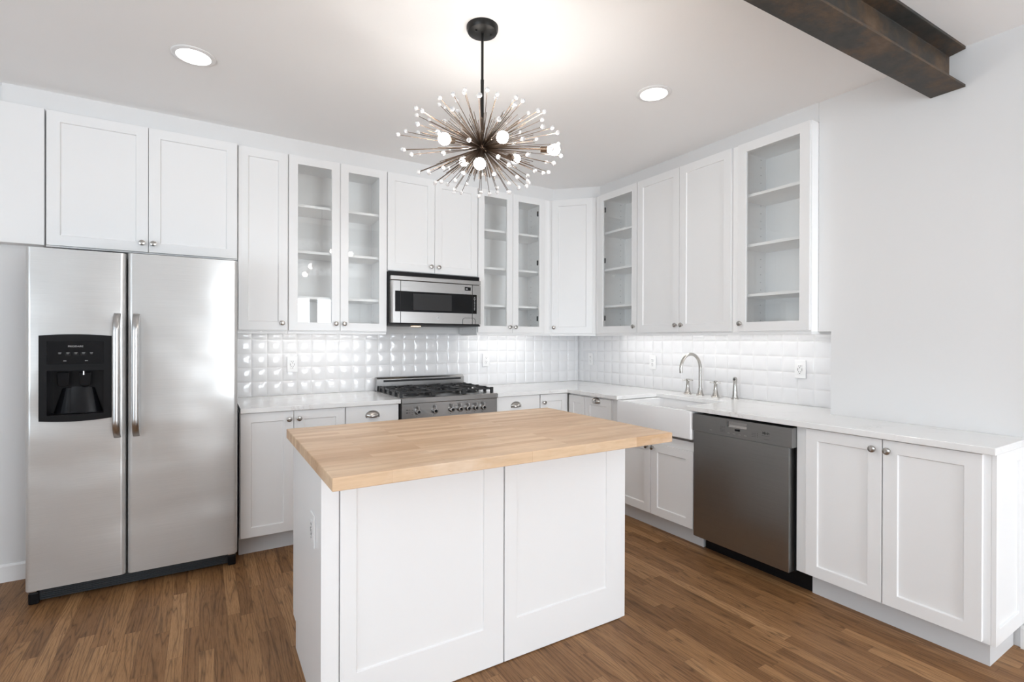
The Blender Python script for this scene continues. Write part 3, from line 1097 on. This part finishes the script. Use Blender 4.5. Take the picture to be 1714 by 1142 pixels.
# door front: gently rolled at the hinge side
pf = [(LX(-2.105), .0295), (LX(-2.105), .012), (LX(-2.098), .004), (LX(-2.086), .0), (LX(-2.036), .0), (LX(-2.030), .0), (LX(-2.030), .0295)]
dm.prism(pf, 'z', LZ(1.457), LZ(1.774))
dm.build('handle_stile', 'steelx', mw, bevel=.001)
MB().box(LX(-2.0275), LX(-1.4305), .0, .0295, LZ(1.457), LZ(1.774)).build('door', 'steelx', mw, bevel=.001)
MB().box(LX(-1.428), LX(-1.352), .0, .0295, LZ(1.457), LZ(1.774)).build('control_strip', 'steelx', mw, bevel=.001)
MB().box(LX(-2.072), LX(-1.389), -.0016, .0005, LZ(1.542), LZ(1.697)).build('window_band', 'gloss', mw, bevel=.0006)
MB().box(LX(-1.930), LX(-1.612), -.0024, -.0012, LZ(1.557), LZ(1.682)).build('window', 'winglass', mw)
for xs in (-2.029, -1.4293):
    MB().box(LX(xs) - .0012, LX(xs) + .0012, -.0021, .0, LZ(1.457), LZ(1.774)).build('seam', 'blackm', mw)
MB().box(LX(-1.497), LX(-1.444), -.0018, .0005, LZ(1.727), LZ(1.755)).build('display', 'gloss', mw, bevel=.0006)
MB().box(LX(-1.489), LX(-1.472), -.0024, -.0012, LZ(1.736), LZ(1.745)).build('display_digits', 'print', mw)
for k in range(9):
    w_ = (.004, .005, .003, .004, .005, .004, .003, .009, .005)[k]
    MB().box(LX(-1.409) - w_, LX(-1.409) + w_, -.0022, -.0014, LZ(1.572 + .0125 * k), LZ(1.5775 + .0125 * k)).build('touch_key', 'print', mw)
em = MB()
em.lathe([(.0125, 0), (.0125, .0015), (.0110, .0015), (.0110, .0008), (0, .0008)], (LX(-1.728), .0002, LZ(1.500)), (0, -1, 0), 28)
em.build('round_emblem', 'handle', mw)
lettering('lettering', 'GE', .0125, 'dprint', mw, (LX(-1.728), -.0012, LZ(1.500)), depth=.0004, italic=.25)
arc = [(LX(-1.515), -.001, LZ(1.457))] + [(LX(-1.458) - .057 * math.cos(t) if False else LX(-1.458) + .057 * (-1 if t > PI / 2 else 1) * (1 if abs(math.cos(t)) > .999 else abs(math.cos(t)) ** .35), -.001, LZ(1.457) + .050 * math.sin(t) ** .35) for t in [PI - PI * k / 18 for k in range(1, 18)]] + [(LX(-1.401), -.001, LZ(1.457))]
MB().tube(arc, .00135, 6).build('release_outline', 'blackm', mw)
MB().box(LX(-1.86), LX(-1.80), .18, .24, LZ(1.4365), LZ(1.4398)).build('task_lamp', 'hoodlamp', mw)

# ------------------------------------------------------------------ gas range
rg = thing('gas_range', 'stainless gas range with black cast-iron grates and seven knobs', 'range', (-1.7235, -.66, 0))
HWR = .3855
MB().box(-HWR + .004, HWR - .004, .02, .60, .09, .878).build('body', 'steelr', rg)
MB().box(-HWR + .02, HWR - .02, .08, .58, 0, .0895).build('plinth', 'blackm', rg)
MB().box(-HWR, HWR, .0, .62, .8785, .918).build('cooktop', 'steelr', rg, bevel=.004)
MB().box(-HWR + .004, HWR - .004, .004, .0195, .772, .878).build('control_panel', 'steelr', rg, bevel=.001)
od = MB().box(-HWR + .004, HWR - .004, -.004, .0195, .20, .766).build('oven_door', 'steelr', rg, bevel=.004)
MB().box(-.27, .27, -.0055, -.003, .33, .62).build('oven_window', 'gloss', od)
MB().tube([(-.33, -.045, .715), (.33, -.045, .715)], .011, 14).box(-.30, -.285, -.045, -.003, .707, .723).box(.285, .30, -.045, -.003, .707, .723).build('oven_handle', 'handle', od, smooth=True)
MB().box(-HWR + .004, HWR - .004, .0, .0195, .095, .195).build('lower_drawer', 'steelr', rg, bevel=.003)
bg = MB()
bg.prism([(.598, .9185), (.655, .9185), (.655, 1.026), (.612, 1.026), (.598, 1.012)], 'x', -HWR, HWR)
bgo = bg.build('backguard', 'steelr', rg, bevel=.003)
MB().box(-HWR + .055, HWR - .03, .5966, .5985, .988, 1.004).build('vent_slot', 'blackm', bgo)
for k, x in enumerate((-1.990, -1.861, -1.729, -1.661, -1.596, -1.531, -1.466)):
    xk = x + 1.7235
    kb = MB().lathe([(.020, 0), (.020, .006), (.0185, .010), (.0185, .026), (.0165, .029), (.0115, .0295), (.0115, .024), (0, .024)], (xk, .004, .818), (0, -1, 0), 24)
    ko = kb.build('knob', 'steelx', rg, smooth=True)
    MB().lathe([(.0105, 0), (.0105, .001), (0, .001)], (xk, -.0202, .818), (0, -1, 0), 20).build('knob_cap', 'black', ko)
    MB().box(xk - .0048, xk + .0048, -.026, -.010, .834, .858).build('knob_grip', 'handle', ko, bevel=.0015)
pm = MB()
for k, x in enumerate((-1.990, -1.861, -1.729, -1.661, -1.596, -1.531, -1.466)):
    xk = x + 1.7235
    pm.box(xk - .010, xk - .004, .0032, .0045, .7845, .788)
    pm.box(xk - .006, xk + .004, .0032, .0045, .866, .8672)
for z in (.801, .815, .828):
    pm.box(-.312, -.298, .0032, .0045, z, z + .0018)
for z in (.812, .832):
    pm.box(-.352, -.336, .0032, .0045, z, z + .006)
    pm.box(-.329, -.323, .0032, .0045, z, z + .006)
pm.build('panel_marks', 'dprint', rg)
# burners
for bx_, by_, br_ in ((-.25, .18, .040), (-.25, .44, .032), (0, .31, .052), (.25, .18, .034), (.25, .44, .044)):
    MB().lathe([(br_ * 1.45, 0), (br_ * 1.4, .006), (br_, .008), (br_, .018), (br_ * .9, .022), (0, .023)], (bx_, by_, .9185), (0, 0, 1), 24).build('burner', 'iron', rg, smooth=True)
# three grates
for gx in (-.25, 0.0, .25):
    g_ = MB()
    w2 = .118
    z0, z1 = .944, .957
    for xx in (gx - w2, gx + w2):
        g_.box(xx - .006, xx + .006, .06, .56, z0, z1)
    for yy in (.066, .31, .554):
        g_.box(gx - w2, gx + w2, yy - .006, yy + .006, z0, z1)
    for yy in (.18, .44):
        g_.box(gx - w2, gx - .035, yy - .005, yy + .005, z0, z1 + .003).box(gx + .035, gx + w2, yy - .005, yy + .005, z0, z1 + .003)
    for ya, yb in ((.066, .14), (.225, .395), (.48, .554)):
        g_.box(gx - .005, gx + .005, ya, yb, z0, z1 + .003)
    for xx in (gx - w2, gx + w2):
        for yy in (.066, .18, .31, .44, .554):
            g_.box(xx - .010, xx + .010, yy - .011, yy + .011, .9185, z1 + .004)
    g_.build('grate', 'iron', rg, bevel=.002)

# ------------------------------------------------------------------ dishwasher (built facing -y, turned to face the room)
dw = thing('dishwasher', 'stainless dishwasher with a top control panel beside the sink', 'dishwasher', (-.655, -1.9445, 0), H)
DU = lambda y: -y - 1.9445
MB().box(.004, DU(-2.560), .060, .60, .10, .868).build('tub', 'blackm', dw)
MB().box(.004, DU(-2.560), .125, .58, 0, .0995).box(DU(-2.560), DU(-2.618), .125, .36, 0, .0995).build('toe_panel', 'black', dw)
cp = MB()
# control panel with a pocket handle
PU0, PU1, PZ0, PZ1 = DU(-2.188), DU(-2.315), .824, .858
z0, z1 = .767, .871
cp.box(.0, DU(-2.5732), .010, .0555, z0, z1)
for q in ((0, PU0, z0, z1), (PU1, DU(-2.5732), z0, z1), (PU0, PU1, z0, PZ0), (PU0, PU1, PZ1, z1)):
    cp.box(q[0], q[1], 0.0, .0095, q[2], q[3])
cpo = cp.build('control_panel', 'dish', dw)
pk = MB().box(PU0 + .001, PU1 - .001, .0085, .0098, PZ0 + .001, PZ1 - .001)
pk.prism([(.0, PZ0 + .001), (.009, PZ0 + .001), (.009, PZ0 + .014)], 'x', PU0 + .012, PU1 - .002)
pk.build('pocket_handle', 'steelx', cpo)
MB().box(DU(-2.239), DU(-2.272), -.0006, .0005, .806, .818).build('display', 'gloss', cpo)
for y in (-2.200, -2.236, -2.272, -2.307, -2.078):
    MB().box(DU(y) - .008, DU(y) + .008, -.0016, .0002, .7865, .7905).build('button', 'handle', cpo)
def print_mark(a, b, z0, z1):
    MB().box(DU(a), DU(b), -.0005, .0003, z0, z1).build('printed_mark', 'dprint', cpo)


for k in range(5):
    print_mark(-2.140, -2.165, .790 + .0075 * k, .7913 + .0075 * k)
    print_mark(-2.171, -2.174, .790 + .0075 * k, .7925 + .0075 * k)
for k in range(3):
    print_mark(-2.345, -2.372, .793 + .009 * k, .7943 + .009 * k)
    print_mark(-2.378, -2.3815, .793 + .009 * k, .796 + .009 * k)
print_mark(-2.405, -2.450, .8068, .8078)
print_mark(-2.418, -2.450, .788, .789)
lettering('lettering', 'Miele', .019, 'dprint', cpo, (DU(-2.430), -.0002, .8215), bold=.0007, depth=.0004)
MB().box(.003, DU(-2.557), .004, .0555, .104, .7645).build('door', 'dish', dw, bevel=.002)

# ------------------------------------------------------------------ island
IX0, IX1, IY0, IY1 = -2.949, -1.551, -2.262, -1.659
isl = thing('kitchen_island', 'white kitchen island base with two framed front panels under the butcher block', 'island', ((IX0 + IX1) / 2, (IY0 + IY1) / 2, 0))
icx, icy = (IX0 + IX1) / 2, (IY0 + IY1) / 2
I = lambda x, y: (x - icx, y - icy)
a0, b0 = I(IX0, IY0); a1, b1 = I(IX1, IY1)
mb = MB().prism([(b0, 0), (b1 - .070, 0), (b1 - .070, .112), (b1, .112), (b1, .8865), (b0, .8865)], 'x', a0, a1)
mb.build('carcass', 'cab', isl, bevel=.0015)
px = lambda x: x - icx
fv = b0 - .019
MB().box(px(-2.9505), px(-2.892), fv, b0 - .0005, 0, .886).build('post', 'cab', isl, bevel=.001)
shaker(px(-2.888), px(-2.236), .004, .886, v=fv, th=.0185, rails=(.056, .090, .160, .055), rec=.006).build('panel', 'cab', isl, bevel=.001)
shaker(px(-2.229), px(-1.584), .004, .886, v=fv, th=.0185, rails=(.058, .090, .166, .055), rec=.006).build('panel', 'cab', isl, bevel=.001)
MB().box(px(-1.581), px(-1.551), fv + .008, b0 - .0005, 0, .886).build('edge_strip', 'cab', isl, bevel=.001)
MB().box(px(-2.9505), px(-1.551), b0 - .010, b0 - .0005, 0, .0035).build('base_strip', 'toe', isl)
# working side, hidden from the photograph: three plain doors
for k in range(3):
    w_ = (a1 - a0) / 3
    d = shaker(a0 + w_ * k + .002, a0 + w_ * (k + 1) - .002, .125, .880, v=0, th=.019)
    MB().add([(-p.x + a0 + a1, b1 + .0195 - p.y, p.z) for p in d.v], d.f).build('door', 'cab', isl, bevel=.001)
tb = MB().box(-2.971, -1.537, -2.549, -1.603, .8875, .9285)
tbo = tb.build('butcher_block_top', 'butcher', bevel=.003)
tag(tbo, 'thick maple butcher block top lying on the white island', 'countertop')


# ------------------------------------------------------------------ outlets
def outlet(label, loc, rz, kind):
    o = thing('wall_outlet', label, 'outlet', loc, rz, 'white power outlets')
    MB().box(-.0365, .0365, -.006, 0, -.059, .059).build('cover_plate', 'plastic', o, bevel=.0025)
    s = MB()
    if kind == 'gfci':
        MB().box(-.0168, .0168, -.0085, -.0062, -.0335, .0335).build('receptacle', 'plastic', o, bevel=.001)
        for dx in (-.0062, .0062):
            for dz in (-.0245, .0125):
                s.box(dx - .0013, dx + .0013, -.0092, -.0080, dz + .004, dz + .012)
        s.box(-.0024, .0024, -.0092, -.0080, -.0300, -.0250).box(-.0024, .0024, -.0092, -.0080, .0070, .0120)
        for dx in (-.013, .013):
            s.box(dx - .0012, dx + .0012, -.0092, -.0080, -.011, .006)
    else:
        for dz in (-.0195, .0195):
            MB().lathe([(.0168, 0), (.0168, .0022), (.0155, .0028), (0, .0028)], (0, -.006, dz), (0, -1, 0), 24).build('receptacle', 'plastic', o, smooth=True)
            for dx in (-.0062, .0062):
                s.box(dx - .0012, dx + .0012, -.0095, -.0080, dz + .001, dz + .009)
            s.box(-.0024, .0024, -.0095, -.0080, dz - .009, dz - .0045)
    s.build('slots', 'slot', o)
    return o


yo = TY - .0155
outlet('white outlet on the tiles between the refrigerator and the range', (-2.723, yo, 1.145), 0, 'gfci')
outlet('white outlet on the tiles between the range and the tiled corner', (-1.078, yo, 1.147), 0, 'duplex')
xo = TX - .0155
outlet('white outlet on the sink-wall tiles closest to the tiled corner', (xo, -.180, 1.143), H, 'duplex')
outlet('white outlet on the tiles just before the gooseneck faucet', (xo, -.995, 1.143), H, 'duplex')
outlet('white outlet on the tiles near the open end of the backsplash', (xo, -2.252, 1.148), H, 'gfci')
outlet('white outlet on the end of the island under the butcher block', (IX0, -2.137, .644), H, 'gfci')

# ------------------------------------------------------------------ recessed downlights
for lab, x, y in (('round recessed ceiling light over the floor in front of the refrigerator', -3.333, -1.160),
                  ('round recessed ceiling light near the sink side of the room', -1.148, -2.070)):
    d = thing('recessed_light', lab, 'light', (x, y, ZC), 0, 'recessed ceiling lights')
    MB().lathe([(.072, -.0005), (.094, -.0005), (.094, -.004), (.088, -.007), (.074, -.008), (.072, -.004)], seg=40).build('trim_ring', 'plastic', d, smooth=True)
    MB().lathe([(.0715, -.002), (.0715, -.005), (0, -.006)], seg=36).build('lens', 'lens', d, smooth=True)

# ------------------------------------------------------------------ steel beam
bm_ang = math.radians(1.57)
bo = MB()
BL, HW2, ZB0 = 5.2, .0675, 2.520
sec = [(-HW2, ZB0), (HW2, ZB0), (HW2, ZB0 + .011), (.006, ZB0 + .020), (.006, 2.688), (HW2, 2.697), (HW2, 2.7095), (-HW2, 2.7095), (-HW2, 2.697), (-.006, 2.688), (-.006, ZB0 + .020), (-HW2, ZB0 + .011)]
bo.prism(sec, 'x', -BL, 0)
beam = bo.build('steel_beam', 'beam', bevel=.0015)
beam.location, beam.rotation_euler = (WX - .004, -3.0875, 0), (0, 0, -bm_ang)
tag(beam, 'exposed rusty steel I-beam under the ceiling', 'beam')

# ------------------------------------------------------------------ chandelier
HUB = Vector((-2.242, -2.095, 2.180))
ch = thing('chandelier', 'starburst chandelier of dark rods tipped with clear beads and glowing bulbs', 'chandelier', (HUB.x, HUB.y, ZC))
cz = HUB.z - ZC
MB().lathe([(0, -.030), (.045, -.030), (.064, -.024), (.070, -.012), (.070, 0), (0, 0)], seg=40).build('ceiling_canopy', 'blackmetal', ch, smooth=True)
for sx in (-.038, .038):
    MB().lathe([(.005, 0), (.005, .004), (0, .006)], (sx, -.012, -.0305), (0, 0, -1), 12).build('canopy_screw', 'blackmetal', ch)
MB().tube([(0, 0, -.028), (0, 0, -.250)], .0058, 12).lathe([(.0075, -.250), (.0075, -.232)], seg=14).tube([(0, 0, -.250), (0, 0, cz)], .0072, 12).build('stem', 'blackmetal', ch, smooth=True)
MB().sphere((0, 0, cz), .020, 20, 10).build('hub', 'bronze', ch, smooth=True)
A_, C_ = .352, .180
NB_ = 108
rng = random.Random(11)
tips = []
gold = PI * (3 - math.sqrt(5))
for i in range(NB_):
    z = .86 - 1.66 * (i + .5) / NB_
    r_ = math.sqrt(1 - z * z)
    a = gold * i + rng.uniform(-.12, .12)
    d = Vector((r_ * math.cos(a), r_ * math.sin(a), z + rng.uniform(-.04, .04))).normalized()
    if d.z > .955:
        continue
    ln = 1 / math.sqrt((d.x ** 2 + d.y ** 2) / A_ ** 2 + d.z ** 2 / C_ ** 2)
    tips.append(d * ln * rng.uniform(.97, 1.04))
unit_rod = MB().tube([(0, 0, .015), (0, 0, 1)], .00135, 6)
BR = .0092
view = Vector((-1.05, -1.98, -.85)).normalized()
tips.sort(key=lambda t: -t.dot(view))
rod0 = bead0 = None
stuff_r, stuff_b = MB(), MB()
for i, t in enumerate(tips):
    L_ = t.length
    if i < 100:
        if rod0 is None:
            rod0 = MB().tube([(0, 0, .05), (0, 0, 1)], .00135, 6).build('rod', 'bronze', ch)
            bead0 = MB().sphere((0, 0, 0), BR, 12, 8).build('bead', 'bead', rod0, smooth=True)
            ro, be = rod0, bead0
        else:
            ro = rod0.copy(); COL.objects.link(ro); ro.parent = ch
            be = bead0.copy(); COL.objects.link(be); be.parent = ro
        ro.location = (0, 0, cz)
        ro.rotation_mode = 'QUATERNION'
        ro.rotation_quaternion = Vector((0, 0, 1)).rotation_difference(t.normalized())
        ro.scale = (1, 1, L_)
        be.location = (0, 0, 1)
        be.scale = (1, 1, 1 / L_)
    else:
        c0 = Vector((0, 0, cz))
        stuff_r.tube([c0 + t.normalized() * .015, c0 + t], .00135, 6)
        stuff_b.sphere(c0 + t, BR, 10, 6)
N2 = 210
for i in range(N2):
    z = 1 - 2 * (i + .5) / N2
    r_ = math.sqrt(1 - z * z)
    a = gold * i * 1.0 + 1.1 + rng.uniform(-.15, .15)
    d = Vector((r_ * math.cos(a), r_ * math.sin(a), z)).normalized()
    if d.z > .97:
        continue
    ln = 1 / math.sqrt((d.x ** 2 + d.y ** 2) / A_ ** 2 + d.z ** 2 / C_ ** 2) * rng.uniform(.50, .78)
    c0 = Vector((0, 0, cz))
    stuff_r.tube([c0 + d * .015, c0 + d * ln], .00135, 6)
o = stuff_r.build('rod', 'bronze', ch); o['kind'] = 'stuff'
o = stuff_b.build('bead', 'bead', ch, smooth=True); o['kind'] = 'stuff'
# bulbs: (right, towards the camera, up) of the bulb centre from the hub
rt, tw = Vector((_c, -_s, 0)), Vector((-_s, _c, 0)) * 0 + Vector((-_s, -_c, 0))
for q in ((-.132, .262, -.066), (.096, .270, -.062), (.006, .255, -.160), (.150, -.250, .040), (-.105, -.262, .030), (.318, .03, -.02)):
    d = rt * q[0] + tw * q[1] + Vector((0, 0, q[2]))
    n_ = d.normalized()
    base = Vector((0, 0, cz))
    arm = MB().tube([base + n_ * .015, base + d - n_ * .062], .0032, 8).build('lamp_arm', 'bronze', ch)
    MB().lathe([(.004, 0), (.013, .002), (.0135, .032), (.011, .034)], base + d - n_ * .064, n_, 18).build('socket', 'bronze', arm, smooth=True)
    MB().lathe([(.010, -.032), (.013, -.026), (.0205, -.014), (.0235, 0), (.0205, .012), (.012, .0205), (0, .0235)], base + d, n_, 20).build('bulb', 'bulb', arm, smooth=True)
